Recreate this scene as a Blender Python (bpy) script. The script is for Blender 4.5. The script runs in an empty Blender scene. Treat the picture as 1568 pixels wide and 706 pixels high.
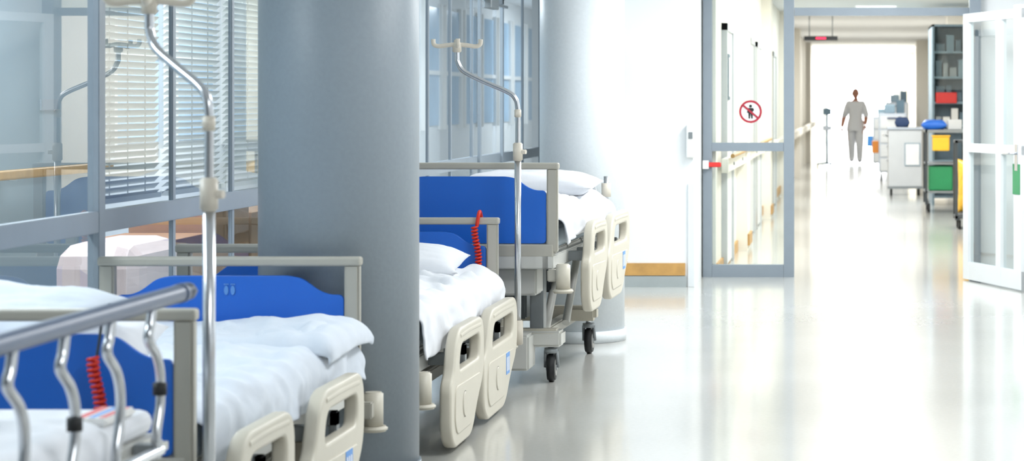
import bpy, bmesh, math, random
from mathutils import Vector, Matrix, noise, Euler
random.seed(4)
scene=bpy.context.scene
F=3435.0; VX=1310.0; VY=155.0; H=1.44

# ---------------- materials ----------------
def lin(h):
    h=h.lstrip('#'); r=[int(h[i:i+2],16)/255 for i in (0,2,4)]
    return tuple((c/12.92 if c<=0.04045 else ((c+0.055)/1.055)**2.4) for c in r)+(1,)
def mat(name,hexc,rough=0.5,metal=0.0,var=0.04,scale=6.0,bump=0.0,coat=0.0,spec=0.5,sheen=0.0,sub=0.0):
    m=bpy.data.materials.new(name); m.use_nodes=True
    nt=m.node_tree; b=nt.nodes['Principled BSDF']
    c=lin(hexc)
    tc=nt.nodes.new('ShaderNodeTexCoord'); n=nt.nodes.new('ShaderNodeTexNoise')
    n.inputs['Scale'].default_value=scale; n.inputs['Detail'].default_value=4
    nt.links.new(tc.outputs['Object'],n.inputs['Vector'])
    r=nt.nodes.new('ShaderNodeValToRGB')
    r.color_ramp.elements[0].position=0.3; r.color_ramp.elements[1].position=0.7
    r.color_ramp.elements[0].color=tuple(x*(1-var) for x in c[:3])+(1,)
    r.color_ramp.elements[1].color=tuple(min(1,x*(1+var)) for x in c[:3])+(1,)
    nt.links.new(n.outputs['Fac'],r.inputs['Fac']); nt.links.new(r.outputs['Color'],b.inputs['Base Color'])
    b.inputs['Roughness'].default_value=rough; b.inputs['Metallic'].default_value=metal
    b.inputs['Coat Weight'].default_value=coat; b.inputs['Specular IOR Level'].default_value=spec
    b.inputs['Sheen Weight'].default_value=sheen
    if bump>0:
        bp=nt.nodes.new('ShaderNodeBump'); bp.inputs['Strength'].default_value=bump; bp.inputs['Distance'].default_value=0.01
        nt.links.new(n.outputs['Fac'],bp.inputs['Height']); nt.links.new(bp.outputs['Normal'],b.inputs['Normal'])
    return m
def glass(name,tint,f0=0.07,mul=1.0,rough=0.0):
    """thin pane: tinted transmission + two-sided Schlick reflection"""
    m=bpy.data.materials.new(name); m.use_nodes=True; nt=m.node_tree
    nt.nodes.clear()
    o=nt.nodes.new('ShaderNodeOutputMaterial'); t=nt.nodes.new('ShaderNodeBsdfTransparent'); g=nt.nodes.new('ShaderNodeBsdfGlossy')
    g.inputs['Roughness'].default_value=rough; t.inputs['Color'].default_value=lin(tint)
    lw=nt.nodes.new('ShaderNodeLayerWeight'); lw.inputs['Blend'].default_value=0.5
    p=nt.nodes.new('ShaderNodeMath'); p.operation='POWER'; p.inputs[1].default_value=4.5
    nt.links.new(lw.outputs['Facing'],p.inputs[0])
    ma=nt.nodes.new('ShaderNodeMath'); ma.operation='MULTIPLY_ADD'; ma.inputs[1].default_value=(1-f0)*mul; ma.inputs[2].default_value=f0; ma.use_clamp=True
    nt.links.new(p.outputs[0],ma.inputs[0])
    mx=nt.nodes.new('ShaderNodeMixShader'); nt.links.new(ma.outputs[0],mx.inputs[0]); nt.links.new(t.outputs[0],mx.inputs[1]); nt.links.new(g.outputs[0],mx.inputs[2])
    nt.links.new(mx.outputs[0],o.inputs[0]); return m
def emis(name,hexc,st):
    m=bpy.data.materials.new(name); m.use_nodes=True; b=m.node_tree.nodes['Principled BSDF']
    b.inputs['Base Color'].default_value=lin(hexc); b.inputs['Emission Color'].default_value=lin(hexc); b.inputs['Emission Strength'].default_value=st
    return m
M={}
M['wall']=mat('wall_paint','#edeff0',0.6,var=0.01,scale=2)
M['wallg']=mat('wall_paint_greyblue','#98a9b4',0.6,var=0.02,scale=2)
M['wall_cream']=mat('cream_paint','#f0ebe0',0.6,var=0.01,scale=2)
M['ceil']=mat('ceiling_paint','#f0f1f2',0.8,var=0.01)
M['col1']=mat('column_paint_shaded','#8b969e',0.45,var=0.03,scale=60,bump=0.06)  # near column: shade on its camera side is put into the colour
M['col2']=mat('column_paint_lit','#e0e7eb',0.4,var=0.02,scale=60,bump=0.05)  # back column: lighter copy, the stronger light is put into the colour
M['frame']=mat('aluminium_frame','#949fa9',0.4,metal=0.1,var=0.03)
M['dframe']=mat('door_frame_paint','#87929c',0.4,var=0.03)
M['leaf']=mat('door_leaf_white','#e0e4e6',0.35,var=0.01)
M['glass']=glass('window_glass','#dfe7eb',0.07,1.0)
M['glassd']=glass('door_glass','#eef4f3',0.05,0.9)
M['wood']=mat('wood_trim','#c29555',0.45,var=0.12,scale=14)
M['plinth']=mat('grey_plinth','#a2a9a9',0.5)
M['beige']=mat('bed_beige_paint','#b0aea4',0.4,var=0.02)
M['plastic']=mat('rail_plastic','#cbc6b7',0.42,var=0.02,spec=0.5)
M['white_metal']=mat('bed_frame_white','#c9cac5',0.4,var=0.02)
M['greym']=mat('grey_metal','#8b9194',0.4,metal=0.5,var=0.04)
M['dark']=mat('dark_mechanism','#3b4247',0.5)
M['blue']=mat('blue_laminate','#2069cf',0.38,var=0.03,scale=3)
M['bluel']=mat('blue_label','#4a90d9',0.4)
M['icon']=mat('icon_lightblue','#5f97dc',0.4)
M['sheet']=mat('white_sheet','#e3e6eb',0.85,var=0.015,scale=30,bump=0.12,sheen=0.15)
M['sheetb']=mat('bluish_duvet','#d3dbe5',0.85,var=0.02,scale=30,bump=0.12,sheen=0.15)
M['matt']=mat('mattress_cover','#b7c5cf',0.6)
M['chrome']=mat('chrome','#c9ccd0',0.24,metal=1.0,var=0.01)
M['cream']=mat('cream_plastic','#d9d2c4',0.4)
M['rubber']=mat('black_rubber','#1a1c1e',0.6)
M['hub']=mat('wheel_hub','#8f8f8c',0.4)
M['red']=mat('red_cord','#d83018',0.4)
M['railblue']=mat('stretcher_rail_coating','#56657e',0.35,var=0.03)
M['blind']=mat('blind_slats','#e0e2de',0.5,var=0.02)
M['winblue']=mat('blue_window_pane','#a8cbe8',0.2,var=0.15,scale=2)
M['white']=mat('white_enamel','#eaeae8',0.4,var=0.01)
M['card']=mat('cardboard','#b98c62',0.7,var=0.06)
M['pink']=mat('pink_plastic_wrap','#f2d9d6',0.35,var=0.05,scale=4)
M['navy']=mat('navy_fabric','#31466b',0.7)
M['teal']=mat('dark_teal_cabinet','#566d7b',0.4,var=0.1)
M['tealb']=mat('cabinet_back','#8097a5',0.4,var=0.1)
M['cartw']=mat('cart_offwhite','#b9c1ca',0.4,var=0.02)
M['cartb']=mat('cart_body_white','#d0d3d5',0.4,var=0.02)
M['yellow']=mat('yellow_plastic','#f0b92a',0.4)
M['green']=mat('green_plastic','#1e8a55',0.4)
M['redp']=mat('red_plastic','#d8322e',0.4)
M['orange']=mat('orange_plastic','#c97c30',0.4)
M['skin']=mat('skin','#c98f76',0.5,var=0.03)
M['hair']=mat('auburn_hair','#8a4932',0.6,var=0.15,scale=60)
M['uniform']=mat('white_uniform','#f7f9fd',0.8,var=0.01,scale=20)
M['shoe']=mat('white_shoe','#c4c9d2',0.5)
M['black']=mat('sign_black','#16181a',0.5)
M['signwhite']=mat('sign_white','#eeeeee',0.5)
M['signred']=mat('sign_red','#a8253a',0.5)
M['led']=emis('led_text','#ff2a50',2.0)
# floor
fm=bpy.data.materials.new('linoleum_floor'); fm.use_nodes=True; nt=fm.node_tree; b=nt.nodes['Principled BSDF']
tc=nt.nodes.new('ShaderNodeTexCoord'); n1=nt.nodes.new('ShaderNodeTexNoise'); n1.inputs['Scale'].default_value=0.8; n1.inputs['Detail'].default_value=2
n2=nt.nodes.new('ShaderNodeTexNoise'); n2.inputs['Scale'].default_value=45; n2.inputs['Detail'].default_value=3
mx=nt.nodes.new('ShaderNodeMath'); mx.operation='MULTIPLY_ADD'; mx.inputs[1].default_value=0.4
nt.links.new(tc.outputs['Object'],n1.inputs['Vector']); nt.links.new(tc.outputs['Object'],n2.inputs['Vector'])
nt.links.new(n2.outputs['Fac'],mx.inputs[0]); nt.links.new(n1.outputs['Fac'],mx.inputs[2])
r=nt.nodes.new('ShaderNodeValToRGB'); r.color_ramp.elements[0].position=0.45; r.color_ramp.elements[1].position=0.95
r.color_ramp.elements[0].color=lin('#bbbbb5'); r.color_ramp.elements[1].color=lin('#c8c8c3')
nt.links.new(mx.outputs[0],r.inputs['Fac']); nt.links.new(r.outputs['Color'],b.inputs['Base Color'])
b.inputs['Roughness'].default_value=0.18
b.inputs['Coat Weight'].default_value=0.4; b.inputs['Coat Roughness'].default_value=0.09
M['floor']=fm

# ---------------- helpers ----------------
def link(o,parent=None):
    scene.collection.objects.link(o)
    if parent is not None: o.parent=parent
    return o
def empty(name,loc=(0,0,0),rz=0):
    e=bpy.data.objects.new(name,None); e.location=loc; e.rotation_euler=(0,0,rz); e.empty_display_size=0.2
    scene.collection.objects.link(e); return e
def mesh_obj(name,me,m,parent=None,smooth=False):
    if m is not None and len(me.materials)==0: me.materials.append(m)
    if smooth: me.polygons.foreach_set('use_smooth',[True]*len(me.polygons))
    o=bpy.data.objects.new(name,me); return link(o,parent)
def quad(name,pts,m,parent=None):
    me=bpy.data.meshes.new(name); me.from_pydata(pts,[],[tuple(range(len(pts)))]); me.update(); return mesh_obj(name,me,m,parent)
def pane_x(name,x,y0,y1,z0,z1,m,parent=None): return quad(name,[(x,y0,z0),(x,y1,z0),(x,y1,z1),(x,y0,z1)],m,parent)
def pane_y(name,y,x0,x1,z0,z1,m,parent=None): return quad(name,[(x0,y,z0),(x1,y,z0),(x1,y,z1),(x0,y,z1)],m,parent)
def box(name,x0,x1,y0,y1,z0,z1,m,parent=None,bevel=0.0):
    bm=bmesh.new(); bmesh.ops.create_cube(bm,size=1)
    for v in bm.verts:
        v.co=Vector(((x0+x1)/2+v.co.x*(x1-x0),(y0+y1)/2+v.co.y*(y1-y0),(z0+z1)/2+v.co.z*(z1-z0)))
    if bevel>0: bmesh.ops.bevel(bm,geom=bm.edges[:],offset=bevel,segments=3,affect='EDGES',profile=0.5)
    me=bpy.data.meshes.new(name); bm.to_mesh(me); bm.free()
    return mesh_obj(name,me,m,parent)
def boxes(name,lst,m,parent=None,bevel=0.0):
    bm=bmesh.new()
    for (x0,x1,y0,y1,z0,z1) in lst:
        r=bmesh.ops.create_cube(bm,size=1); vs=r['verts']
        for v in vs: v.co=Vector(((x0+x1)/2+v.co.x*(x1-x0),(y0+y1)/2+v.co.y*(y1-y0),(z0+z1)/2+v.co.z*(z1-z0)))
        if bevel>0:
            es=list({e for v in vs for e in v.link_edges}); bmesh.ops.bevel(bm,geom=es,offset=bevel,segments=2,affect='EDGES')
    me=bpy.data.meshes.new(name); bm.to_mesh(me); bm.free()
    return mesh_obj(name,me,m,parent)
def cyl(name,p0,p1,r,m,parent=None,r2=None,seg=24,bevel=0.0):
    p0=Vector(p0); p1=Vector(p1); d=p1-p0; L=d.length
    bm=bmesh.new(); bmesh.ops.create_cone(bm,cap_ends=True,segments=seg,radius1=r,radius2=(r if r2 is None else r2),depth=L)
    if bevel>0:
        es=[e for e in bm.edges if any(len(f.verts)>4 for f in e.link_faces)]
        bmesh.ops.bevel(bm,geom=es,offset=bevel,segments=3,affect='EDGES')
    q=d.to_track_quat('Z','Y').to_matrix().to_4x4(); bm.transform(Matrix.Translation((p0+p1)/2)@q)
    me=bpy.data.meshes.new(name); bm.to_mesh(me); bm.free()
    for p in me.polygons: p.use_smooth=len(p.vertices)<=4
    return mesh_obj(name,me,m,parent)
def curve_mesh(name,cu,m,parent,smooth=True):
    t=bpy.data.objects.new('tmp',cu); scene.collection.objects.link(t)
    dg=bpy.context.evaluated_depsgraph_get(); me=bpy.data.meshes.new_from_object(t.evaluated_get(dg))
    bpy.data.objects.remove(t); me.name=name; me.materials.clear()
    return mesh_obj(name,me,m,parent,smooth)
def catmull(P,n=8):
    P=[Vector(p) for p in P]; out=[]
    for i in range(len(P)-1):
        a=P[max(i-1,0)];b_=P[i];c=P[i+1];d=P[min(i+2,len(P)-1)]
        for k in range(n):
            t=k/n; out.append(0.5*((2*b_)+(c-a)*t+(2*a-5*b_+4*c-d)*t*t+(3*b_-a-3*c+d)*t**3))
    out.append(P[-1]); return out
def tube(name,pts,r,m,parent=None,smooth_pts=True,n=8):
    if smooth_pts and len(pts)>2: pts=catmull(pts,n)
    cu=bpy.data.curves.new(name,'CURVE'); cu.dimensions='3D'; cu.bevel_depth=r; cu.bevel_resolution=5; cu.use_fill_caps=True
    sp=cu.splines.new('POLY'); sp.points.add(len(pts)-1)
    for i,p in enumerate(pts): sp.points[i].co=(p[0],p[1],p[2],1)
    return curve_mesh(name,cu,m,parent)
def rounded(poly,r,seg=6):
    out=[];n=len(poly)
    for i in range(n):
        p=Vector(poly[i]); a=Vector(poly[i-1]); c=Vector(poly[(i+1)%n])
        da=(a-p); dc=(c-p); rr=min(r,da.length*0.48,dc.length*0.48)
        s=p+da.normalized()*rr; e=p+dc.normalized()*rr
        for k in range(seg+1):
            t=k/seg; out.append((s*(1-t)**2+p*2*t*(1-t)+e*t*t))
    return out
def plate(name,loops,thick,bev,m,parent,mtx):
    cu=bpy.data.curves.new(name,'CURVE'); cu.dimensions='2D'; cu.fill_mode='BOTH'; cu.extrude=thick/2; cu.bevel_depth=bev; cu.bevel_resolution=2
    for lp in loops:
        sp=cu.splines.new('POLY'); sp.points.add(len(lp)-1); sp.use_cyclic_u=True
        for i,p in enumerate(lp): sp.points[i].co=(p[0],p[1],0,1)
    o=curve_mesh(name,cu,m,parent,False); o.data.transform(mtx); return o
def m_yz(x): return Matrix(((0,0,1,x),(1,0,0,0),(0,1,0,0),(0,0,0,1)))
def m_xz(y): return Matrix(((1,0,0,0),(0,0,-1,y),(0,1,0,0),(0,0,0,1)))

def cloth(name,x0,x1,y0,y1,top,dropx0,dropx1,dropy0,dropy1,m,parent,seed=0,amp=0.02,bumps=(),res=0.022,rad=0.06,fs=3.0,flare=0.03):
    def axis(a0,a1,d0,d1):
        L=[];tot0=a0-d0; tot1=a1+d1; n=int((tot1-tot0)/res)+1
        for i in range(n+1):
            s=tot0+(tot1-tot0)*i/n
            if s<a0+rad:
                q=a0+rad-s; arc=rad*math.pi/2
                if q<arc: th=q/rad; p=a0+rad-rad*math.sin(th); dz=rad*(1-math.cos(th)); o=-math.sin(th)
                else: p=a0-flare*(q-arc); dz=rad+(q-arc); o=-1
            elif s>a1-rad:
                q=s-(a1-rad); arc=rad*math.pi/2
                if q<arc: th=q/rad; p=a1-rad+rad*math.sin(th); dz=rad*(1-math.cos(th)); o=math.sin(th)
                else: p=a1+flare*(q-arc); dz=rad+(q-arc); o=1
            else: p=s; dz=0;o=0
            L.append((s,p,dz,o))
        return L
    X=axis(x0,x1,dropx0,dropx1); Y=axis(y0,y1,dropy0,dropy1)
    vs=[];fs_=[]
    for (sy,py,dy,oy) in Y:
        for (sx,px,dx,ox) in X:
            w=noise.noise(Vector((sx*fs+seed,sy*fs*1.3,seed)))*amp*1.5
            rdg=1-abs(noise.noise(Vector((sx*fs*2.2+sy*2+seed*2,sy*fs*1.4-sx*1.5,seed+5))))*2
            w+=max(0,rdg)**2*amp*0.9
            rdg2=1-abs(noise.noise(Vector((sx*fs*1.2-sy*3+seed*3,sy*fs*1.1+sx*3,seed+9))))*2
            w+=max(0,rdg2)**3*amp*1.1
            rdg3=1-abs(noise.noise(Vector((sx*fs*4.5+sy*1.5+seed*1.7,sy*fs*3.0+sx*4,seed+17))))*2.4
            w+=max(0,rdg3)**2*amp*0.4
            zz=top
            for (bx,by,rx,ry,h) in bumps:
                zz+=h*math.exp(-((px-bx)/rx)**2-((py-by)/ry)**2)
            ax=abs(ox); 
            z=zz-max(dx,dy)-0.35*min(dx,dy)+w*(1-max(ax,abs(oy))*0.8)
            fold=math.sin(sy*26+noise.noise(Vector((sy*2,seed,0)))*5)*0.008*ax*min(1,dx*6)
            vs.append((px+ox*(w*0.6)+(fold if ox>0 else -fold),py+oy*w*0.6,z))
    nx=len(X)
    for j in range(len(Y)-1):
        for i in range(nx-1):
            a=j*nx+i; fs_.append((a,a+1,a+nx+1,a+nx))
    me=bpy.data.meshes.new(name); me.from_pydata(vs,[],fs_); me.update()
    o=mesh_obj(name,me,m,parent,True)
    s=o.modifiers.new('thick','SOLIDIFY'); s.thickness=0.012; s.offset=1
    ss=o.modifiers.new('sub','SUBSURF'); ss.levels=1; ss.render_levels=1
    return o
def pillow(name,c,sx,sy,h,m,parent,rot=(0,0,0),seed=0):
    n=30; vs=[];fc=[]
    def P(u,v,s):
        e=max(0,(1-abs(u)**3.2))**0.55*max(0,(1-abs(v)**3.2))**0.55
        pin=1-0.10*(1-abs(v)**2)*abs(u)**6-0.0
        pin2=1-0.10*(1-abs(u)**2)*abs(v)**6
        w=noise.noise(Vector((u*2.5+seed,v*2.5,seed+s)))*0.18+max(0,1-abs(noise.noise(Vector((u*3-v*2+seed,v*4,seed))))*3)*0.10
        return Vector((u*sx/2*pin,v*sy/2*pin2,s*h/2*e*(1+w)))
    for s in (1,-1):
        for j in range(n+1):
            for i in range(n+1):
                vs.append(P(-1+2*i/n,-1+2*j/n,s))
    N=(n+1)**2
    for j in range(n):
        for i in range(n):
            a=j*(n+1)+i; fc.append((a,a+1,a+n+2,a+n+1)); a+=N; fc.append((a,a+n+1,a+n+2,a+1))
    me=bpy.data.meshes.new(name); me.from_pydata([tuple(v) for v in vs],[],fc)
    bm=bmesh.new(); bm.from_mesh(me); bmesh.ops.remove_doubles(bm,verts=bm.verts,dist=0.0005)
    bm.transform(Matrix.Translation(c)@Euler(rot).to_matrix().to_4x4()); bm.to_mesh(me); bm.free()
    return mesh_obj(name,me,m,parent,True)

# ---------------- camera ----------------
cd=bpy.data.cameras.new('camera'); cam=bpy.data.objects.new('camera',cd); link(cam)
cam.location=(0,0,H); cam.rotation_euler=(math.radians(90),0,0)
cd.sensor_width=36; cd.lens=F/1568*36; cd.shift_x=-(VX-784)/1568; cd.shift_y=-(353-VY)/1568
cd.clip_end=200; cd.dof.use_dof=True; cd.dof.focus_distance=11.5; cd.dof.aperture_fstop=4.4
scene.camera=cam

# ---------------- room shell ----------------
XW=-2.80; XR=1.5; YD=18.37; ZC=2.85; YE=78
box('floor',-5.3,2.2,-2.2,YE+6,-0.1,0,M['floor'])
box('ceiling',XW-0.1,XR+0.1,-2.2,20.1,ZC,ZC+0.1,M['ceil'])
box('ceiling_corridor',-1.35,1.9,20.1,YE,ZC-0.05,ZC+0.05,M['ceil'])
box('wall_right',XR,XR+0.1,-2.2,YD+0.1,0,ZC,M['wall'])
box('wall_behind',XW-0.1,XR+0.1,-2.2,-2.1,0,ZC,M['wall'])
box('wall_niche',XW,-1.27,20.0,20.1,0,ZC,M['wall'])
box('wall_pier',-2.2,-1.26,17.4,18.35,0,ZC,M['wall'])
box('corner_guard',-1.30,-1.25,17.385,17.4,0.0,0.80,M['leaf'],None,0.003)
box('trim_wood',-2.2,-1.32,17.375,17.399,0.09,0.185,M['wood'])
box('baseboard_pier',-2.2,-1.31,17.37,17.399,0,0.085,M['plinth'])
# far corridor
box('wall_corridor_left',-1.27,-1.15,18.46,YE,0,ZC,M['wall_cream'])
box('wall_corridor_right',1.62,1.75,18.46,YE,0,ZC,M['wall_cream'])
boxes('wall_corridor_end',[(-1.15,-1.0,YE-0.1,YE,0,ZC),(1.3,1.62,YE-0.1,YE,0,ZC),(-1.0,1.3,YE-0.1,YE,2.7,ZC)],M['wall'])
boxes('window_end',[(-0.25,-0.2,YE-0.08,YE-0.02,0.0,2.7),(0.52,0.57,YE-0.08,YE-0.02,0.0,2.7),(-1.0,1.3,YE-0.08,YE-0.02,2.05,2.1)],M['leaf'])
boxes('wall_pilasters',[(-1.15,-1.04,y,y+0.6,0,ZC-0.05) for y in (21.6,27.5,34,42,52)]+[(1.36,1.62,y,y+0.7,0,ZC-0.05) for y in (33.2,40,50,62)],M['wall_cream'])
boxes('baseboard_corridor',[(-1.15,-1.13,18.5,21.6,0.0,0.1),(-1.04,-1.02,21.6,22.2,0.05,0.16),(-1.15,-1.13,22.2,27.5,0.05,0.16),(-1.04,-1.02,27.5,28.1,0.05,0.16),(-1.15,-1.13,28.1,34,0.05,0.16)],M['wood'])
hr=empty('corridor_handrail')
box('rail_board',-1.12,-1.06,18.7,27.4,0.84,0.96,M['wall_cream'],hr,0.01)
box('rail_board_far',-1.01,-0.95,27.6,60,0.84,0.96,M['wall_cream'],hr,0.01)
tube('rail_tube',[(-1.03,18.8,0.98),(-1.03,27.3,0.98)],0.018,M['wood'],hr,False)
for i,y in enumerate((19.5,21,22.5,24,25.5,27)): cyl('bracket_%d'%i,(-1.15,y,0.9),(-1.05,y,0.9),0.015,M['greym'],hr)
for i,(y,h) in enumerate(((19.3,1.0),(23.6,1.0),(25.3,1.0),(30.2,1.1))):
    d=empty('door_%d'%(i+1))
    box('leaf',-1.145,-1.12,y,y+h,0.02,2.05,M['white'],d)
    boxes('frame',[(-1.15,-1.10,y-0.06,y,0,2.11),(-1.15,-1.10,y+h,y+h+0.06,0,2.11),(-1.15,-1.10,y-0.06,y+h+0.06,2.05,2.11)],M['cartb'],d)
np_=empty('notice_frame')
box('frame',-1.12,-1.105,19.5,19.8,1.45,1.85,M['teal'],np_); box('sheet',-1.105,-1.10,19.53,19.77,1.48,1.82,M['signwhite'],np_)
rh=empty('wooden_handrail')
box('rail',XR-0.08,XR-0.035,2,15.5,0.86,0.96,M['wood'],rh,0.012)
for i in range(8): cyl('bracket_%d'%i,(XR,3+i*1.6,0.91),(XR-0.06,3+i*1.6,0.91),0.018,M['chrome'],rh)

# glazed wall left
mull=[2.2,4.0,5.8,7.2,8.29,9.20,10.07,10.97,11.9,12.8,13.7,14.68,15.5,16.36,17.75,18.86,19.9]
L=[]
for y in mull:
    w=0.05 if y in (8.29,) else 0.028
    dd=0.022 if y in (8.29,) else 0.009
    L.append((XW-dd,XW+dd,y-w,y+w*0.4,0.0,ZC))
L+= [(XW-0.02,XW+0.02,-2.1,20,0.955,1.035),(XW-0.03,XW+0.025,-2.1,20,0,0.1),(XW-0.03,XW+0.025,-2.1,20,2.72,ZC)]
boxes('window_frames',L,M['frame'],None,0.003)
pane_x('window_1',XW,-2.1,8.25,0.1,2.72,M['glass'])
pane_x('window_2',XW,8.3,14.65,0.1,2.72,M['glass'])
pane_x('window_3',XW,14.7,19.88,0.1,2.72,M['glass'])
gd=empty('glazed_door')
boxes('frame',[(XW+0.02,XW+0.04,16.5,16.56,0.02,2.3),(XW+0.02,XW+0.04,17.55,17.61,0.02,2.3),(XW+0.02,XW+0.04,16.5,17.61,2.2,2.3),(XW+0.02,XW+0.04,16.5,17.61,0.02,0.15)],M['frame'],gd)
box('closer',XW+0.04,XW+0.10,16.65,17.0,2.13,2.22,M['greym'],gd,0.01)
box('closer_arm',XW+0.06,XW+0.09,17.0,17.5,2.16,2.18,M['chrome'],gd)
# adjoining room
AX=-5.0
box('wall_adjoining_back',AX-0.1,AX,-2.2,38,0,ZC,M['wall'])
box('wall_adjoining_end',AX,XW-0.05,38,38.1,0,ZC,M['wall'])
box('wall_adjoining_side',-2.9,-2.8,20.1,38,0,ZC,M['wall'])
box('wall_adjoining_start',AX,XW-0.05,-2.2,-2.1,0,ZC,M['wall'])
box('ceiling_adjoining',AX-0.1,XW-0.1,-2.2,38.1,ZC,ZC+0.1,M['ceil'])
box('wall_partition',-4.5,-4.4,6.0,13.05,0,ZC,M['wallg'])
ph=empty('wall_handrail'); box('rail',-4.32,-4.28,8.0,12.95,1.04,1.09,M['wood'],ph,0.01)
for i in range(4): cyl('bracket_%d'%i,(-4.4,9.2+i*1.15,1.05),(-4.3,9.2+i*1.15,1.05),0.018,M['chrome'],ph)
sg=empty('door_plate'); box('plate',-4.4,-4.39,12.1,12.35,1.39,1.45,M['frame'],sg)
aw=empty('window_4')
L=[];G=[]
for i in range(18):
    y=13.7+i*1.35; G.append((AX+0.005,AX+0.015,y,y+1.0,1.15,2.55))
    L+= [(AX,AX+0.05,y-0.06,y,1.1,2.6),(AX,AX+0.05,y+1.0,y+1.06,1.1,2.6),(AX,AX+0.045,y,y+1.0,1.75,1.8)]
boxes('panes',G,M['winblue'],aw); boxes('frames',L,M['white'],aw)
def blinds(name,y0,y1,z0,z1,m,tilt,x=XW-0.05):
    bm=bmesh.new(); z=z0
    while z<z1:
        r=bmesh.ops.create_cube(bm,size=1)
        rot=Matrix.Rotation(tilt,4,'Y')
        for v in r['verts']:
            c=Vector((v.co.x*0.03,v.co.y*(y1-y0),v.co.z*0.002)); c=rot@c; v.co=c+Vector((x,(y0+y1)/2,z))
        z+=0.027
    for yy in (y0+0.15,(y0+y1)/2,y1-0.15):
        r=bmesh.ops.create_cube(bm,size=1)
        for v in r['verts']: v.co=Vector((x+v.co.x*0.004,yy+v.co.y*0.004,(z0+z1)/2+v.co.z*(z1-z0)))
    r=bmesh.ops.create_cube(bm,size=1)
    for v in r['verts']: v.co=Vector((x+v.co.x*0.035,(y0+y1)/2+v.co.y*(y1-y0),z0-0.01+v.co.z*0.02))
    me=bpy.data.meshes.new(name); bm.to_mesh(me); bm.free(); return mesh_obj(name,me,m)
blinds('venetian_blind',8.42,9.15,1.07,2.7,M['blind'],-0.8)
blinds('venetian_blind',9.25,10.02,1.07,2.7,M['blind'],-0.68)
blinds('venetian_blind',10.12,10.92,1.07,2.7,M['blind'],-0.8)
blinds('venetian_blind',11.0,12.7,1.07,2.7,M['blind'],-0.78)
cb=empty('cardboard_box_stack'); 
box('table',-3.7,-3.1,10.35,12.6,0.45,0.5,M['white'],cb); 
for i,(x,y) in enumerate(((-3.65,10.4),(-3.15,10.4),(-3.65,12.5),(-3.15,12.5))): cyl('leg_%d'%i,(x,y,0),(x,y,0.46),0.02,M['greym'],cb)
for i,(y,h,w) in enumerate(((10.4,0.3,0.5),(10.95,0.42,0.7),(11.7,0.36,0.8))): box('box_%d'%i,-3.55,-3.15,y,y+w,0.5,0.5+h,M['card'],cb,0.005)
pc=empty('wrapped_mattress_cart'); box('wrapped_mattress',-3.4,-3.02,9.45,10.15,0.35,0.84,M['pink'],pc,0.11)
boxes('cart',[(-3.45,-3.0,9.3,10.2,0.25,0.35)],M['greym'],pc)
for i,(x,y) in enumerate(((-3.4,9.45),(-3.05,9.45),(-3.4,10.05),(-3.05,10.05))): cyl('wheel_%d'%i,(x-0.02,y,0.125),(x+0.02,y,0.125),0.125,M['rubber'],pc)

def column(x,y,r,m):
    c=empty('round_column',(x,y,0))
    cyl('shaft',(0,0,0.001),(0,0,ZC),r,m,c,seg=96)
    cyl('base_ring',(0,0,0.001),(0,0,0.07),r+0.008,m,c,seg=96)
column(-1.97,8.56,0.30,M['col1'])
column(-1.652,13.56,0.255,M['col2'])

# door screen
fr=[(-1.25,-1.176,YD,YD+0.08,0,ZC),(-0.588,-0.503,YD,YD+0.08,0,ZC),(0.93,1.02,YD-0.12,YD+0.08,0,ZC),
    (-0.50,0.93,YD+0.002,YD+0.078,2.14,2.205),(-1.17,-0.59,YD+0.002,YD+0.078,2.72,ZC),(-0.50,0.93,YD+0.002,YD+0.078,2.72,ZC),
    (-1.175,-0.59,YD+0.002,YD+0.078,1.03,1.10),(-1.175,-0.59,YD+0.002,YD+0.078,0,0.10)]
boxes('door_frame',fr,M['dframe'])
pane_y('window_5',YD+0.038,-1.18,-0.58,0.1,1.03,M['glassd']); pane_y('window_6',YD+0.038,-1.18,-0.58,1.1,2.72,M['glassd'])
pane_y('window_7',YD+0.038,-0.5,0.93,2.205,2.72,M['glassd'])
box('wall_door_side',1.02,XR,YD,YD+0.1,0,ZC,M['wall'])
box('wall_door_side_far',1.5,1.64,YD,YD+0.1,0,ZC,M['wall'])
dh=empty('red_door_opener'); box('body',-1.24,-1.10,YD-0.04,YD-0.001,0.90,0.94,M['redp'],dh,0.01); box('plate',-1.25,-1.20,YD-0.05,YD-0.001,0.885,0.955,M['white'],dh,0.005)
cr=empty('card_reader'); box('body',-1.31,-1.24,17.34,17.399,1.0,1.26,M['white'],cr,0.01); box('button',-1.29,-1.26,17.335,17.34,1.15,1.2,M['greym'],cr)
ps=empty('no_entry_sign',(-0.861,YD+0.02,1.354))
def disc2(name,r0,r1,m,y):
    lo=[Vector((math.cos(a)*r1,math.sin(a)*r1)) for a in [i*math.tau/48 for i in range(48)]]
    lps=[lo]
    if r0>0: lps.append([v*(r0/r1) for v in lo])
    return plate(name,lps,0.002,0,m,ps,m_xz(y))
disc2('disc',0,0.092,M['signwhite'],0.006); disc2('ring',0.076,0.094,M['signred'],0.003)
bar=rounded([(-0.08,-0.008),(0.08,-0.008),(0.08,0.008),(-0.08,0.008)],0.002)
plate('slash',[[Matrix.Rotation(math.radians(-40),2)@v for v in bar]],0.002,0,M['signred'],ps,m_xz(0.0))
plate('figure',[rounded([(-0.016,-0.058),(-0.004,-0.058),(0,-0.015),(0.006,-0.058),(0.018,-0.058),(0.018,0.0),(0.03,0.012),(0.022,0.03),(-0.02,0.03),(-0.03,-0.01),(-0.018,-0.01)],0.004)],0.002,0,M['black'],ps,m_xz(0.0035))
plate('figure_head',[[Vector((math.cos(a)*0.012,0.045+math.sin(a)*0.012)) for a in [i*math.tau/20 for i in range(20)]]],0.002,0,M['black'],ps,m_xz(0.0035))
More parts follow.
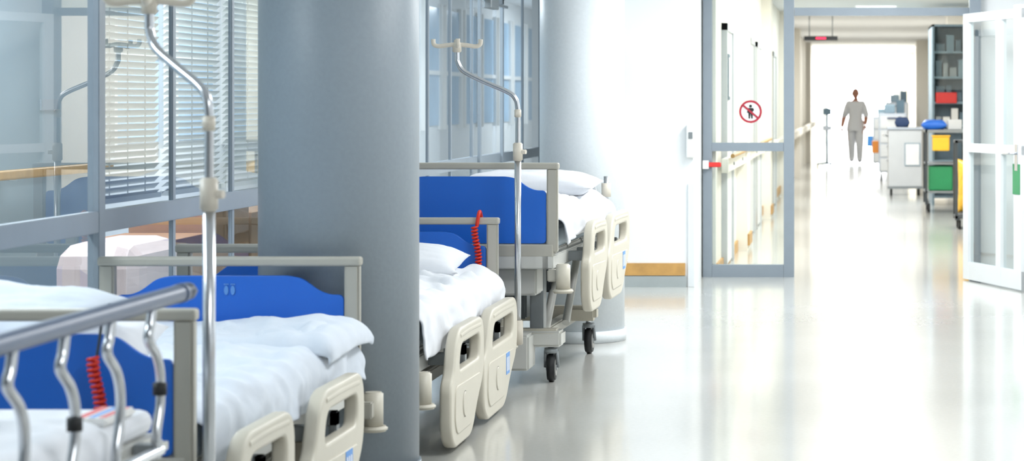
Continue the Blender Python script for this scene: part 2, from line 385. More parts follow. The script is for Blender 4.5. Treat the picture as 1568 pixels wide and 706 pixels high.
# open leaf
ax,ay,bx,by=0.89,18.1,1.275,16.95
ang=math.atan2(by-ay,bx-ax); LL=math.hypot(bx-ax,by-ay)
lf=empty('open_glazed_door',(ax,ay,0.012),ang)
t=0.025
def V(a,b_,z0,z1,e=0.0): return (a,b_,-t+e,t-e,z0,z1)
boxes('stiles',[V(0,0.11,0,2.13),V(0.70,0.80,0,2.13),V(LL-0.15,LL,0,2.16),V(0,LL,0,0.14,0.002),V(0,LL,2.06,2.13,0.002),V(0.0,LL,1.02,1.09,0.002)],M['leaf'],lf)
pane_y('glazing',0.0,0.1,LL-0.1,0.1,2.08,M['glassd'],lf)
tube('handle',[(LL-0.09,-0.03,1.03),(LL-0.09,-0.08,1.03),(LL-0.22,-0.08,1.03)],0.01,M['chrome'],lf)
box('lock_plate',LL-0.12,LL-0.06,-t-0.006,-t,0.9,1.1,M['chrome'],lf)
box('hinge_arm',-0.02,0.06,0.0,0.06,1.9,2.0,M['greym'],lf)
box('green_notice',LL-0.16,LL-0.02,-t-0.004,-t-0.001,0.72,0.95,M['green'],lf)

# ---------------- bed ----------------
def caster(parent,x,y,ang,r=0.075,w=0.04,top=0.2):
    c=Vector((x,y,0)); R=Matrix.Rotation(ang,3,'Z')
    ax=R@Vector((1,0,0)); off=R@Vector((0,0.03,0)); ctr=c+off+Vector((0,0,r))
    cyl('wheel',ctr-ax*w/2,ctr+ax*w/2,r,M['rubber'],parent,bevel=0.008,seg=36)
    cyl('wheel_hub',ctr-ax*(w/2+0.003),ctr+ax*(w/2+0.003),r*0.6,M['hub'],parent)
    cyl('wheel_cap',ctr-ax*(w/2+0.008),ctr+ax*(w/2+0.008),r*0.25,M['greym'],parent)
    for s in (-1,1):
        a=ctr+ax*s*(w/2+0.012); b_=c+ax*s*(w/2+0.008)+Vector((0,0,r*2+0.01))
        cyl('fork',a,b_,0.009,M['greym'],parent)
    cyl('fork_top',c+Vector((0,0,r*2)),c+Vector((0,0,r*2+0.025)),0.034,M['greym'],parent)
    cyl('stem',c+Vector((0,0,r*2)),c+Vector((0,0,top+0.03)),0.016,M['chrome'],parent)
def helix(name,c,z0,z1,r,turns,parent,rt=0.005):
    n=turns*14; pts=[]
    for i in range(n+1):
        t=i/n; a=t*turns*math.tau
        pts.append((c[0]+r*math.cos(a)+0.01*math.sin(t*5),c[1]+r*math.sin(a),z0+(z1-z0)*t))
    return tube(name,pts,rt,M['red'],parent,False)
def side_rail(parent,x,y0,y1,z0,z1,label=False,sgn=1):
    Lr=y1-y0; Hr=z1-z0
    def T(pts): return [(y0+u*Lr,z0+v*Hr) for (u,v) in pts]
    outer=rounded(T([(0.10,0.0),(0.62,0.0),(0.78,0.26),(1.0,0.48),(1.0,1.0),(0.20,1.0),(0.08,0.62),(0.0,0.54),(0.0,0.14)]),0.10,8)
    h1=rounded(T([(0.20,0.62),(0.89,0.62),(0.89,0.90),(0.27,0.90)]),0.07,6)
    plate('side_rail',[outer,h1],0.026,0.012,M['plastic'],parent,m_yz(x))
    ins=rounded(T([(0.14,0.10),(0.58,0.10),(0.72,0.34),(0.88,0.50),(0.10,0.52),(0.08,0.22)]),0.05,6)
    plate('side_rail_inset',[ins],0.006,0.004,M['plastic'],parent,m_yz(x+sgn*0.023))
    cy,cz=T([(0.36,0.32)])[0]
    cyl('side_rail_ring',(x+sgn*0.02,cy,cz),(x+sgn*0.034,cy,cz),0.055,M['plastic'],parent,bevel=0.004)
    tube('side_rail_grip',[(x+sgn*0.012,)+p for p in T([(0.26,0.95),(0.55,0.96),(0.90,0.95)])],0.016,M['plastic'],parent)
    if label:
        cy,cz=T([(0.66,0.42)])[0]
        box('side_rail_label',x+sgn*0.0275,x+sgn*0.0315,cy-0.05,cy+0.05,cz-0.06,cz+0.04,M['bluel'],parent)
        for k in range(3): box('side_rail_mark',x+sgn*0.0316,x+sgn*0.0322,cy-0.04+k*0.03,cy-0.025+k*0.03,cz-0.045,cz+0.02,M['signwhite'],parent)
def board(parent,y,W,dz,icon=False):
    pw=0.055
    boxes('end_frame',[(-pw,0,y-0.022,y+0.022,0.42+dz,0.845+dz),(-W,-W+pw,y-0.022,y+0.022,0.42+dz,0.845+dz)],M['beige'],parent,0.008)
    box('end_top_bar',-W-0.006,0.006,y-0.026,y+0.026,0.838+dz,0.872+dz,M['beige'],parent,0.010)
    a=-W+pw+0.006; b_=-pw-0.006
    pts=[(a,0.47),(b_,0.47),(b_,0.73),(b_-0.05,0.73),(b_-0.09,0.745),(b_-0.15,0.79),(b_-0.20,0.80),(a+0.20,0.80),(a+0.15,0.79),(a+0.09,0.745),(a+0.05,0.73),(a,0.73)]
    plate('end_panel_blue',[rounded([(p,q+dz) for p,q in pts],0.02,4)],0.014,0.003,M['blue'],parent,m_xz(y))
    box('end_lower_rail',-W+0.02,-0.02,y-0.03,y+0.03,0.40+dz,0.465+dz,M['beige'],parent,0.008)
    if icon:
        for s in (-1,1):
            cx=-W*0.5+s*0.012; lp=[Vector((cx+math.cos(a_)*0.008,0.750+dz+math.sin(a_)*0.017)) for a_ in [i*math.tau/20 for i in range(20)]]
            plate('foot_icon',[lp],0.002,0,M['icon'],parent,m_xz(y-0.0125))
            for k in range(3):
                lp=[Vector((cx-0.006+k*0.006+math.cos(a_)*0.0025,0.772+dz+math.sin(a_)*0.003)) for a_ in [i*math.tau/10 for i in range(10)]]
                plate('foot_icon_toe',[lp],0.002,0,M['icon'],parent,m_xz(y-0.0125))
def bed(X,Y,rz,dz=0,W=0.93,L=2.1,far_board=True,rail=(0.03,0.49),rails=((0.2,0.98),(1.0,1.95)),cang=(0,0),icon=False,railx=0.085):
    e=empty('hospital_bed',(X,Y,0),rz)
    board(e,0.03,W,dz)
    if far_board: board(e,L-0.03,W,dz,icon)
    else:
        box('end_low_frame',-W+0.02,-0.02,L-0.06,L,0.40+dz,0.5+dz,M['beige'],e,0.008)
        tube('end_push_bar',[(-W+0.12,L-0.03,0.45+dz),(-W+0.12,L,0.64+dz),(-W+0.2,L,0.70+dz),(-0.2,L,0.70+dz),(-0.10,L,0.64+dz),(-0.10,L-0.03,0.45+dz)],0.012,M['chrome'],e)
        cyl('end_knob',(-0.03,L-0.05,0.5+dz),(-0.03,L-0.05,0.74+dz),0.015,M['chrome'],e); cyl('end_socket',(-0.03,L-0.05,0.62+dz),(-0.03,L-0.05,0.70+dz),0.028,M['cream'],e)
    for by_ in (-0.03,L+0.03):
        for bx_ in (0.035,-W-0.02):
            if bx_<0: bx_=-W+0.03
            cyl('bumper',(bx_,by_,0.24+dz),(bx_,by_,0.37+dz),0.036,M['plastic'],e,bevel=0.006)
            cyl('bumper_flange',(bx_,by_,0.225+dz),(bx_,by_,0.245+dz),0.052,M['plastic'],e,bevel=0.006)
            s=1 if by_<0 else -1
            boxes('bumper_arm',[(min(bx_,bx_-0.06)-0.02,bx_+0.01,min(by_,by_+s*0.08),max(by_,by_+s*0.08),0.28+dz,0.34+dz)],M['beige'],e,0.005)
    boxes('deck_frame',[(-0.08,-0.02,0.0,L,0.34+dz,0.41+dz),(-W+0.02,-W+0.08,0.0,L,0.34+dz,0.41+dz),(-W+0.04,-0.04,0.0,0.06,0.34+dz,0.41+dz),(-W+0.04,-0.04,L-0.06,L,0.34+dz,0.41+dz),
        (-W+0.08,-0.08,0.55,0.62,0.33+dz,0.40+dz),(-W+0.08,-0.08,1.4,1.47,0.33+dz,0.40+dz)],M['white_metal'],e,0.006)
    boxes('deck_panels',[(-W+0.05,-0.05,0.08,0.62,0.405+dz,0.43+dz),(-W+0.05,-0.05,0.66,1.1,0.405+dz,0.43+dz),(-W+0.05,-0.05,1.14,L-0.08,0.405+dz,0.43+dz)],M['white_metal'],e,0.006)
    box('mattress',-W+0.04,-0.03,0.07,L-0.07,0.43+dz,0.565+dz,M['matt'],e,0.035)
    boxes('base_beams',[(-0.24,-0.17,0.25,L-0.25,0.17,0.23),(-W+0.17,-W+0.24,0.25,L-0.25,0.17,0.23)],M['beige'],e,0.008)
    boxes('base_crossbeams',[(-W+0.03,-0.03,0.25,0.36,0.19,0.275),(-W+0.03,-0.03,L-0.46,L-0.35,0.19,0.275)],M['plastic'],e,0.02)
    boxes('lift_columns',[(-W/2-0.1,-W/2+0.1,0.4,0.62,0.23,0.35+dz),(-W/2-0.1,-W/2+0.1,L-0.75,L-0.55,0.23,0.35+dz)],M['greym'],e,0.01)
    boxes('motor_boxes',[(-0.42,-0.15,0.7,1.2,0.27+dz*0.6,0.34+dz),(-0.7,-0.45,0.9,1.4,0.26+dz*0.5,0.34+dz)],M['dark'],e,0.01)
    if dz>0.1:
        for sx in (-0.14,-W+0.14):
            boxes('lift_leg',[(sx-0.05,sx+0.02,0.30,0.40,0.22,0.36+dz)],M['greym'],e,0.006)
            tube('lift_arm',[(sx,0.45,0.22),(sx,0.95,0.34+dz)],0.022,M['white_metal'],e,False)
            tube('lift_arm',[(sx,1.15,0.22),(sx,1.6,0.34+dz)],0.022,M['white_metal'],e,False)
        boxes('front_stabiliser',[(-W+0.03,-0.02,0.24,0.40,0.185,0.265),(-0.26,-0.16,0.10,0.30,0.08,0.26)],M['white_metal'],e,0.012)
        boxes('hanging_box',[(-0.34,-0.12,0.10,0.3,0.33+dz-0.13,0.34+dz)],M['white_metal'],e,0.01)
    for i,(cx,cy) in enumerate(((-0.08,0.30),(-W+0.08,0.30),(-0.08,L-0.41),(-W+0.08,L-0.41))):
        caster(e,cx,cy,cang[0] if cy<1 else cang[1])
    z0,z1=rail[0],rail[1]
    for i,(a,b_) in enumerate(rails):
        side_rail(e,railx,a,b_,z0,z1,label=(i==1))
        side_rail(e,-W-0.045,a,b_,z0,z1,sgn=-1)
        for k in (0.25,0.7):
            yy=a+(b_-a)*k; zz=z0+(z1-z0)*0.75
            boxes('rail_arm',[(-0.03,railx-0.014,yy-0.025,yy+0.025,0.35+dz,0.40+dz),(railx-0.04,railx-0.014,yy-0.025,yy+0.025,min(zz-0.1,0.35+dz),0.40+dz)],M['greym'],e,0.004)
    return e

W=0.95
bA=bed(-1.81,6.12,0.0,0,W=W,L=2.11,rails=((0.0,0.68),(0.90,1.64)),rail=(0.04,0.50),icon=True)
cloth('duvet',-W+0.02,-0.005,0.10,2.02,0.57,0.10,0.13,0.0,0.02,M['sheetb'],bA,seed=3,amp=0.024,bumps=((-0.3,1.75,0.5,0.28,0.04),(-0.55,1.1,0.3,0.3,0.03),(-0.05,1.7,0.12,0.25,0.02)))
cloth('folded_blanket',-W+0.1,0.03,1.45,2.04,0.62,0.03,0.05,0.03,0.03,M['sheetb'],bA,seed=11,amp=0.016,bumps=((-0.1,1.8,0.2,0.2,0.02),),rad=0.03)
pillow('pillow',(-0.58,0.42,0.69),0.66,0.52,0.20,M['sheet'],bA,rot=(0.25,0,0.1),seed=2)
pillow('pillow_top',(-0.64,0.30,0.80),0.66,0.42,0.15,M['sheetb'],bA,rot=(0.35,0.05,-0.1),seed=6)
helix('call_cord',(-0.25,-0.03,0),0.54,0.745,0.013,14,bA)
tube('cord_hanger',[(-0.25,-0.03,0.745),(-0.24,-0.035,0.80),(-0.23,-0.035,0.865),(-0.23,0.02,0.885),(-0.23,0.07,0.85)],0.004,M['dark'],bA)
bB=bed(-1.745,8.89,0.0,0,W=W,L=2.1,cang=(0.5,0.4))
cloth('duvet',-W+0.02,0.005,0.10,2.02,0.595,0.10,0.17,0.0,0.02,M['sheet'],bB,seed=21,amp=0.028,bumps=((-0.35,0.9,0.3,0.4,0.04),(-0.2,1.5,0.2,0.3,0.02)))
pillow('pillow',(-0.49,1.62,0.675),0.80,0.5,0.18,M['sheet'],bB,rot=(0.1,0,0.05),seed=8)
helix('call_cord',(-0.10,2.03,0),0.60,0.83,0.013,14,bB)
tube('cord_loop',[(-0.10,2.04,0.83),(-0.09,2.03,0.885),(-0.09,2.07,0.90),(-0.09,2.11,0.87)],0.009,M['red'],bB)
bC=bed(-1.49,11.2,-0.03,0.26,W=W,L=2.0,far_board=False,rails=((0.35,0.98),(1.05,1.9)),rail=(0.36,0.80),cang=(0.05,0.0),railx=0.09)
cloth('duvet',-W+0.02,0.0,0.10,1.92,0.86,0.08,0.12,0.0,0.0,M['sheet'],bC,seed=31,amp=0.028,bumps=((-0.15,0.6,0.25,0.3,0.03),(-0.3,1.2,0.3,0.3,0.02)))
pillow('pillow',(-0.42,1.55,0.965),0.8,0.5,0.15,M['sheet'],bC,rot=(0.05,0,0.0),seed=12)

def iv_pole(x,y,ang,zb=0.30,reach=0.30):
    e=empty('iv_pole',(x,y,0),0)
    c,s=math.cos(ang),math.sin(ang)
    def D(d,z): return (d*c,d*s,z)
    cyl('lower_tube',(0,0,zb),(0,0,1.17),0.0165,M['chrome'],e)
    cyl('collar',(0,0,1.145),(0,0,1.235),0.024,M['cream'],e,bevel=0.005)
    cyl('collar_knob',(0.0,0,1.19),(0.042,-0.01,1.19),0.011,M['cream'],e)
    tube('upper_tube',[(0,0,1.17),(0,0,1.30),(0,0,1.40),D(-0.012,1.452),D(-0.05,1.485),D(-reach*0.55,1.535),D(-reach*0.88,1.585),D(-reach*0.985,1.63),D(-reach,1.66),D(-reach,1.705)],0.0125,M['chrome'],e)
    cyl('neck_collar',(0,0,1.36),(0,0,1.40),0.017,M['cream'],e,bevel=0.003)
    hx,hy,hz=D(-reach,1.70)
    cyl('hook_hub',(hx,hy,hz-0.02),(hx,hy,hz+0.03),0.022,M['cream'],e,bevel=0.004)
    for k in range(4):
        a=math.radians(12+90*k); ca,sa=math.cos(a),math.sin(a)
        tube('hook_%d'%k,[(hx,hy,hz+0.02),(hx+ca*0.05,hy+sa*0.05,hz+0.015),(hx+ca*0.09,hy+sa*0.09,hz+0.01),(hx+ca*0.112,hy+sa*0.112,hz+0.02),(hx+ca*0.115,hy+sa*0.115,hz+0.045)],0.011,M['cream'],e)
    cyl('bracket',(0,0,zb-0.02),(0,0,zb+0.10),0.026,M['cream'],e,bevel=0.004)
    return e
iv_pole(-1.735,6.02,math.radians(-38),reach=0.27,zb=0.26)
iv_pole(-1.665,11.06,math.radians(0),reach=0.30,zb=0.26)

# ---------------- stretcher in foreground ----------------
st=empty('patient_stretcher',(-1.74,3.75,0))
SL=1.95; SW=0.62
boxes('deck',[(-SW,0,0,SL,0.54,0.60)],M['white_metal'],st,0.02)
box('pad',-SW+0.02,-0.03,0.02,SL-0.03,0.60,0.665,M['sheet'],st,0.03)
cloth('sheet_cover',-SW+0.01,-0.02,0.05,SL-0.40,0.675,0.05,0.06,0,0,M['sheet'],st,seed=41,amp=0.01)
boxes('printed_pack',[(-0.13,-0.04,1.58,1.80,0.665,0.685)],M['white'],st,0.006)
for i,(a,b_,m_) in enumerate(((-0.12,-0.10,'redp'),(-0.09,-0.075,'bluel'),(-0.065,-0.05,'redp'))): box('pack_print_%d'%i,a,b_,1.60,1.78,0.684,0.6862,M[m_],st)
boxes('under_frame',[(-SW+0.05,-0.05,0.2,0.28,0.18,0.24),(-SW+0.05,-0.05,SL-0.28,SL-0.2,0.18,0.24),(-SW/2-0.04,-SW/2+0.04,0.2,SL-0.2,0.17,0.23)],M['greym'],st,0.01)
for yy in (0.45,SL-0.45): cyl('lift_post',(-SW/2,yy,0.2),(-SW/2,yy,0.56),0.06,M['greym'],st)
for (cx,cy) in ((-0.07,0.24),(-SW+0.07,0.24),(-0.07,SL-0.24),(-SW+0.07,SL-0.24)): caster(st,cx,cy,0.1,r=0.075,top=0.2)
for sx,nm in ((0.035,'r'),(-SW-0.035,'l')):
    tube('rail_top_'+nm,[(sx,0.05,0.955),(sx,SL-0.12,0.955),(sx,SL-0.04,0.955)],0.023,M['railblue'],st)
    cyl('rail_cap_'+nm,(sx,SL-0.06,0.955),(sx,SL-0.01,0.955),0.025,M['railblue'],st,bevel=0.01)
    tube('rail_bottom_'+nm,[(sx,0.1,0.585),(sx,SL-0.2,0.585)],0.014,M['chrome'],st,False)
    for i in range(6):
        yy=SL-0.26-i*0.30
        tube('rail_bar_%s%d'%(nm,i),[(sx,yy,0.945),(sx,yy-0.015,0.90),(sx,yy-0.03,0.865),(sx,yy+0.03,0.82),(sx,yy+0.06,0.77),(sx,yy+0.06,0.70),(sx,yy+0.03,0.63),(sx,yy+0.03,0.57)],0.012,M['chrome'],st)
        if i%2==0: cyl('rail_joint_%s%d'%(nm,i),(sx,yy+0.058,0.72),(sx,yy+0.058,0.75),0.017,M['rubber'],st)
        box('rail_bracket_%s%d'%(nm,i),min(sx,sx-0.05) if nm=='r' else sx,sx if nm=='r' else sx+0.05,yy+0.01,yy+0.05,0.565,0.605,M['greym'],st)

# ---------------- far corridor objects ----------------
def cart_wheels(e,x0,x1,y0,y1,r=0.05):
    for x in (x0+0.05,x1-0.05):
        for y in (y0+0.05,y1-0.05):
            cyl('wheel',(x-0.015,y,r),(x+0.015,y,r),r,M['rubber'],e); cyl('stem',(x,y,r),(x,y,0.15),0.012,M['greym'],e)
mc=empty('medical_cart'); x0,x1,y0,y1=0.50,1.02,34.3,34.95
box('body',x0,x1,y0,y1,0.12,1.0,M['cartb'],mc,0.02); box('top',x0-0.02,x1+0.02,y0-0.02,y1+0.02,1.0,1.04,M['cartw'],mc,0.01)
cart_wheels(mc,x0,x1,y0,y1,0.055); box('base',x0-0.01,x1+0.01,y0-0.02,y1,0.10,0.14,M['greym'],mc)
box('paper_frame',x0+0.25,x1-0.03,y0-0.012,y0-0.001,0.45,0.80,M['tealb'],mc); box('paper',x0+0.265,x1-0.045,y0-0.016,y0-0.012,0.465,0.785,M['signwhite'],mc)
tube('push_handle',[(x0,y0+0.1,0.9),(x0-0.07,y0+0.1,0.92),(x0-0.07,y1-0.1,0.92),(x0,y1-0.1,0.9)],0.012,M['chrome'],mc)
pillow('navy_bag',(0.72,34.6,1.11),0.24,0.2,0.16,M['navy'],mc)
for k,(xa,ya,hh) in enumerate(((0.42,40.5,1.22),(0.36,46.5,1.12),(0.66,49,1.42))):
    c2=empty('supply_cart'); w=0.50
    boxes('cabinet',[(xa,xa+w,ya,ya+0.6,0.15,hh)],M['cartw'],c2,0.015)
    boxes('drawer_fronts',[(xa+0.03,xa+w-0.03,ya-0.012,ya+0.01,0.18+j*(hh-0.2)/4,0.15+(j+1)*(hh-0.2)/4) for j in range(4)],M['cartb'],c2,0.005)
    boxes('drawer_handles',[(xa+0.15,xa+w-0.15,ya-0.03,ya-0.012,0.10+(j+1)*(hh-0.2)/4,0.125+(j+1)*(hh-0.2)/4) for j in range(4)],M['navy'],c2,0.004)
    cart_wheels(c2,xa,xa+w,ya,ya+0.6,0.06)
    box('side_bin',xa-0.12,xa,ya+0.1,ya+0.4,0.5,0.72,M[('orange','bluel','teal')[k]],c2,0.01)
    box('top_item',xa+0.1,xa+0.3,ya+0.1,ya+0.4,hh,hh+0.16,M['tealb'],c2,0.02)
    box('top_screen',xa+0.32,xa+0.47,ya+0.2,ya+0.24,hh,hh+0.24,M['teal'],c2,0.01)
sc=empty('storage_cabinet'); x0,x1,y0,y1=1.06,1.58,31.0,32.6
boxes('carcass',[(x0,x0+0.03,y0,y1,0,2.5),(x1-0.03,x1,y0,y1,0,2.5),(x0,x1,y0,y1,2.47,2.5)]+[(x0+0.03,x1-0.03,y0+0.02,y1,z,z+0.03) for z in (0.1,0.6,1.08,1.4,1.75,2.1)],M['tealb'],sc)
box('back_panel',x0+0.03,x1-0.03,y0+0.42,y0+0.44,0.1,2.47,M['tealb'],sc)
its=[]
for i,z in enumerate((1.11,1.43,1.78,2.13)):
    x=x0+0.05
    while x<x1-0.12:
        w=random.uniform(0.06,0.14); h=random.uniform(0.1,0.24); its.append((x,x+w,y0+0.05,y0+0.4,z,z+h,random.choice(['white','bluel','teal','greym','tealb']))); x+=w+0.02
for k in ('white','bluel','teal','greym','tealb'):
    l=[t_[:6] for t_ in its if t_[6]==k]
    if l: boxes('contents_'+k,l,M[k],sc)
box('red_bin',x0+0.05,x0+0.34,y0-0.02,y0+0.3,1.41,1.56,M['redp'],sc,0.01)
pane_y('glass_front',y0-0.03,x0+0.02,x1-0.02,1.6,2.45,M['glassd'],sc)
tr=empty('instrument_trolley'); x0,x1,y0,y1=0.90,1.44,29.0,29.8
boxes('shelves',[(x0,x1,y0,y1,1.03,1.07),(x0,x1,y0,y1,0.25,0.28),(x0,x1,y0,y1,0.62,0.64)],M['greym'],tr,0.005)
boxes('posts',[(x0+i*(x1-x0-0.03),x0+i*(x1-x0-0.03)+0.03,y0+j*0.77,y0+j*0.77+0.03,0.1,1.07) for i in (0,1) for j in (0,1)],M['dark'],tr)
cart_wheels(tr,x0,x1,y0,y1,0.06)
box('yellow_sharps_box',x0+0.09,x0+0.31,y0-0.14,y0-0.01,0.80,0.98,M['yellow'],tr,0.015); box('yellow_lid',x0+0.08,x0+0.32,y0-0.15,y0-0.0,0.98,1.0,M['yellow'],tr,0.005)
box('green_bin',x0+0.05,x0+0.36,y0+0.05,y0+0.5,0.28,0.60,M['green'],tr,0.02)
pillow('blue_gloves',(x0+0.12,y0+0.2,1.13),0.34,0.28,0.13,M['blue'],tr,seed=3)
box('carton',x0+0.3,x0+0.48,y0+0.1,y0+0.4,1.07,1.2,M['cartb'],tr,0.01)
lb=empty('laundry_trolley'); x0,y0=1.12,25.2
boxes('frame',[(x0,x0+0.03,y0,y0+0.03,0.1,1.0),(x0+0.4,x0+0.43,y0,y0+0.03,0.1,1.0),(x0,x0+0.03,y0+0.5,y0+0.53,0.1,1.0),(x0+0.4,x0+0.43,y0+0.5,y0+0.53,0.1,1.0),(x0,x0+0.43,y0,y0+0.53,0.97,1.0),(x0,x0+0.43,y0,y0+0.53,0.12,0.15)],M['dark'],lb)
cart_wheels(lb,x0,x0+0.43,y0,y0+0.53); pillow('yellow_bag',(x0+0.2,y0+0.26,0.48),0.34,0.62,0.4,M['yellow'],lb,rot=(math.radians(90),0,0),seed=9)
ls=empty('overhead_display_sign'); box('case',-0.78,-0.27,34.0,34.08,2.36,2.425,M['black'],ls,0.005); box('text',-0.60,-0.45,33.995,34.0,2.38,2.405,M['led'],ls)
for x in (-0.7,-0.35): cyl('hanger',(x,34.04,2.42),(x,34.04,ZC-0.05),0.008,M['greym'],ls)
vs=empty('vital_signs_stand',(-0.62,49.0,0))
cyl('pole',(0,0,0.06),(0,0,1.3),0.028,M['tealb'],vs); box('monitor',-0.09,0.09,-0.08,0.05,1.14,1.28,M['teal'],vs,0.02); box('basket',-0.10,0.10,-0.1,0.1,0.8,0.90,M['cartw'],vs,0.01)
for k in range(5):
    a=k*math.tau/5; tube('foot_%d'%k,[(0,0,0.09),(math.cos(a)*0.26,math.sin(a)*0.26,0.07)],0.018,M['tealb'],vs,False); cyl('wheel_%d'%k,(math.cos(a)*0.26-0.012,math.sin(a)*0.26,0.035),(math.cos(a)*0.26+0.012,math.sin(a)*0.26,0.035),0.035,M['rubber'],vs)

# ---------------- nurse ----------------
def skinned(name,verts,edges,radii,root,parent,matfn=None,mats=(),sub=2):
    me=bpy.data.meshes.new(name); me.from_pydata(verts,edges,[]); me.update()
    o=bpy.data.objects.new(name+'_src',me); scene.collection.objects.link(o)
    o.modifiers.new('skin','SKIN'); sb=o.modifiers.new('sub','SUBSURF'); sb.levels=sub; sb.render_levels=sub
    sv=me.skin_vertices[0].data
    for i,r_ in enumerate(radii):
        sv[i].radius=(r_,r_) if not isinstance(r_,tuple) else r_
        sv[i].use_root=(i==root)
    dg=bpy.context.evaluated_depsgraph_get(); dg.update()
    m2=bpy.data.meshes.new_from_object(o.evaluated_get(dg)); bpy.data.objects.remove(o)
    m2.materials.clear()
    for m_ in mats: m2.materials.append(m_)
    if matfn:
        for p in m2.polygons: p.material_index=matfn(p.center)
    m2.name=name
    return mesh_obj(name,m2,None,parent,True)
nu=empty('nurse',(0.0,51.5,0))
Vv=[(0,0,0.93),(0,0,1.05),(0,-0.01,1.20),(0,-0.01,1.34),(0,0,1.43),(0,-0.015,1.50),
 (0.17,0,1.38),(0.245,0.02,1.12),(0.23,-0.12,0.95),(0.22,-0.16,0.89),
 (-0.17,0,1.38),(-0.25,0.03,1.12),(-0.30,-0.04,0.90),(-0.31,-0.06,0.83),
 (0.095,-0.0,0.86),(0.095,-0.10,0.50),(0.095,-0.06,0.10),(0.10,-0.17,0.045),
 (-0.095,0.0,0.86),(-0.09,0.02,0.49),(-0.085,0.14,0.12),(-0.09,0.05,0.045)]
Ee=[(0,1),(1,2),(2,3),(3,4),(4,5),(3,6),(6,7),(7,8),(8,9),(3,10),(10,11),(11,12),(12,13),(0,14),(14,15),(15,16),(16,17),(0,18),(18,19),(19,20),(20,21)]
Rr=[(0.18,0.13),(0.16,0.12),(0.17,0.125),(0.165,0.11),0.07,0.058,0.085,0.068,0.052,0.034,0.085,0.068,0.052,0.034,0.13,0.10,0.078,0.05,0.13,0.10,0.078,0.05]
def mf(c):
    if c.z>1.43 and abs(c.x)<0.1: return 1
    if c.z<0.085 : return 2
    if abs(c.x)>0.17 and c.z<1.08 : return 1
    return 0
skinned('body',Vv,Ee,Rr,0,nu,mf,(M['uniform'],M['skin'],M['shoe']))
bm=bmesh.new(); rings=[(0.76,0.215,0.165),(0.85,0.205,0.155),(0.95,0.19,0.14),(1.05,0.165,0.13),(1.15,0.165,0.13),(1.25,0.17,0.13)]
prev=None
for (z,a,b_) in rings:
    ring=[bm.verts.new((a*math.cos(t_*math.tau/28),b_*math.sin(t_*math.tau/28)+0.0,z)) for t_ in range(28)]
    if prev:
        for i in range(28): bm.faces.new((prev[i],prev[(i+1)%28],ring[(i+1)%28],ring[i]))
    prev=ring
me=bpy.data.meshes.new('tunic'); bm.to_mesh(me); bm.free(); mesh_obj('tunic',me,M['uniform'],nu,True)
for s in (-1,1): cyl('sleeve',(s*0.19,0.0,1.35),(s*0.248,0.025,1.10),0.062,M['uniform'],nu,r2=0.072)
for sgn,wr,dr in ((1,Vector((0.22,-0.16,0.89)),Vector((-0.05,-0.5,-0.85))),(-1,Vector((-0.31,-0.06,0.83)),Vector((0.0,-0.15,-1)))):
    dr.normalize(); side=Vector((0,-1,0.0)) if abs(dr.y)<0.4 else Vector((1,0,0))
    side=(side-dr*side.dot(dr)).normalized(); nrm=dr.cross(side)
    skinned('palm_%d'%(sgn+1),[tuple(wr),tuple(wr+dr*0.05),tuple(wr+dr*0.085)],[(0,1),(1,2)],[(0.03,0.024),(0.042,0.02),(0.04,0.016)],0,nu,None,(M['skin'],))
    for k,(o_,l) in enumerate(((-0.03,0.062),(-0.01,0.075),(0.01,0.078),(0.03,0.07))):
        b0=wr+dr*0.07+side*o_
        skinned('finger_%d_%d'%(sgn+1,k),[tuple(b0),tuple(b0+dr*l*0.5),tuple(b0+dr*l*0.8+nrm*0.012*-sgn),tuple(b0+dr*l+nrm*0.03*-sgn)],[(0,1),(1,2),(2,3)],[0.010,0.009,0.0085,0.007],0,nu,None,(M['skin'],),1)
    b0=wr+dr*0.03+side*0.03
    skinned('thumb_%d'%(sgn+1),[tuple(b0),tuple(b0+dr*0.03+side*0.025),tuple(b0+dr*0.06+side*0.03)],[(0,1),(1,2)],[0.013,0.011,0.009],0,nu,None,(M['skin'],),1)
bm=bmesh.new(); bmesh.ops.create_uvsphere(bm,u_segments=32,v_segments=24,radius=1)
for v in bm.verts:
    x,y,z=v.co; jaw=1-0.28*max(0,-z)**1.3
    X=x*0.077*jaw; Y=y*0.095*(1-0.12*max(0,-z)); Z=z*0.118
    if y<-0.5:
        n_=math.exp(-(x/0.16)**2-((z+0.08)/0.20)**2)*0.022; Y-=n_
        for ex in (-0.38,0.38): Y+=0.008*math.exp(-((x-ex)/0.18)**2-((z-0.08)/0.1)**2)
        Y-=0.006*math.exp(-(x/0.3)**2-((z+0.45)/0.07)**2); Y-=0.008*math.exp(-(x/0.3)**2-((z+0.85)/0.15)**2)
    v.co=Vector((X,Y-0.02,Z+1.60))
me=bpy.data.meshes.new('head'); bm.to_mesh(me); bm.free(); mesh_obj('head',me,M['skin'],nu,True)
for ex in (-0.028,0.028):
    cyl('eye',(ex,-0.110,1.607),(ex,-0.103,1.607),0.009,M['black'],nu); cyl('brow',(ex-0.013,-0.112,1.626),(ex+0.013,-0.112,1.626),0.003,M['hair'],nu)
cyl('mouth',(-0.02,-0.115,1.548),(0.02,-0.115,1.548),0.004,M['redp'],nu)
for s in (-1,1):
    bm=bmesh.new(); bmesh.ops.create_uvsphere(bm,u_segments=12,v_segments=8,radius=1); bm.transform(Matrix.Translation((s*0.078,-0.012,1.595))@Matrix.Diagonal((0.010,0.018,0.03,1)))
    me=bpy.data.meshes.new('ear'); bm.to_mesh(me); bm.free(); mesh_obj('ear',me,M['skin'],nu,True)
bm=bmesh.new(); bmesh.ops.create_uvsphere(bm,u_segments=32,v_segments=24,radius=1)
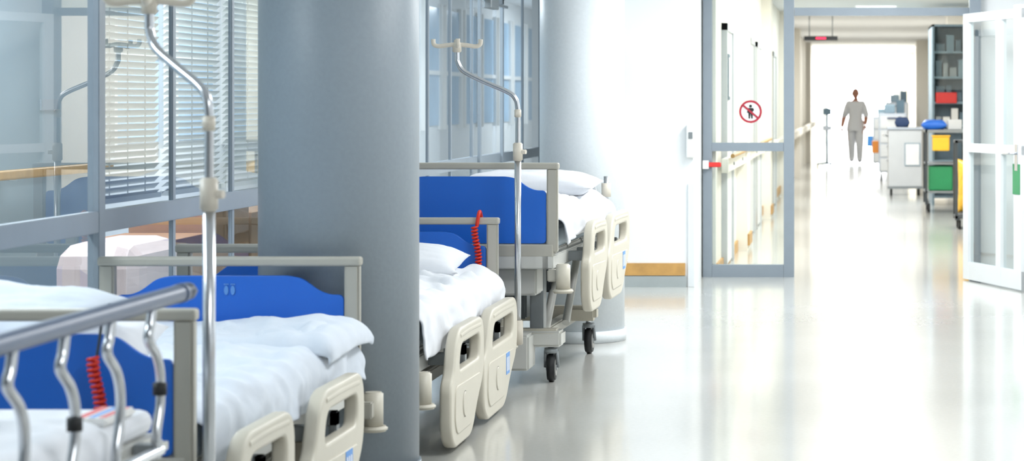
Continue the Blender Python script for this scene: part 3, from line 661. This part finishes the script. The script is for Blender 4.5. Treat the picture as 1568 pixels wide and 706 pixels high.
bmesh.ops.delete(bm,geom=[v for v in bm.verts if (v.co.y<-0.25 and v.co.z<0.62) or (v.co.z<-0.35)],context='VERTS')
for v in bm.verts: v.co=Vector((v.co.x*0.087,v.co.y*0.106-0.014,v.co.z*0.126+1.607))
me=bpy.data.meshes.new('hair'); bm.to_mesh(me); bm.free(); mesh_obj('hair',me,M['hair'],nu,True)
bm=bmesh.new(); bmesh.ops.create_uvsphere(bm,u_segments=16,v_segments=12,radius=0.04); bm.transform(Matrix.Translation((0,0.10,1.63)))
me=bpy.data.meshes.new('hair_bun'); bm.to_mesh(me); bm.free(); mesh_obj('hair_bun',me,M['hair'],nu,True)

# ---------------- lights ----------------
def area(name,loc,sx,sy,power,col=(1,1,1),rot=(0,0,0)):
    ld=bpy.data.lights.new(name,'AREA'); ld.shape='RECTANGLE'; ld.size=sx; ld.size_y=sy; ld.energy=power; ld.color=col
    o=bpy.data.objects.new(name,ld); o.location=loc; o.rotation_euler=rot; link(o); return o
C=(0.965,0.985,1)
area('ceiling_lamp',(0.3,3.5,ZC-0.03),0.6,1.8,54,C)
area('ceiling_lamp',(0.3,8.5,ZC-0.03),0.6,1.8,70,C)
area('ceiling_lamp',(0.2,12.5,ZC-0.03),0.6,1.8,93,C)
area('ceiling_lamp',(0.2,16.2,ZC-0.03),0.6,1.8,96,C)
for y,p in ((21,132),(26,122),(32,105),(39,88),(46,92),(57,220),(63,280),(70,320)): area('corridor_fill',(0.2,y,ZC-0.08),0.6,2.5,p,(0.97,0.99,1))  # added unseen lights, brighten the far corridor and backlight the nurse
for y in (6,10,16,24,32): area('adjoining_fill',(-3.7,y,ZC-0.03),0.6,2.0,108,(0.95,0.98,1))  # added unseen lights, brighten the view through the glazed wall
w=bpy.data.worlds.new('world'); scene.world=w; w.use_nodes=True
w.node_tree.nodes['Background'].inputs['Color'].default_value=(0.93,0.97,1,1); w.node_tree.nodes['Background'].inputs['Strength'].default_value=10.0
scene.view_settings.view_transform='Standard'
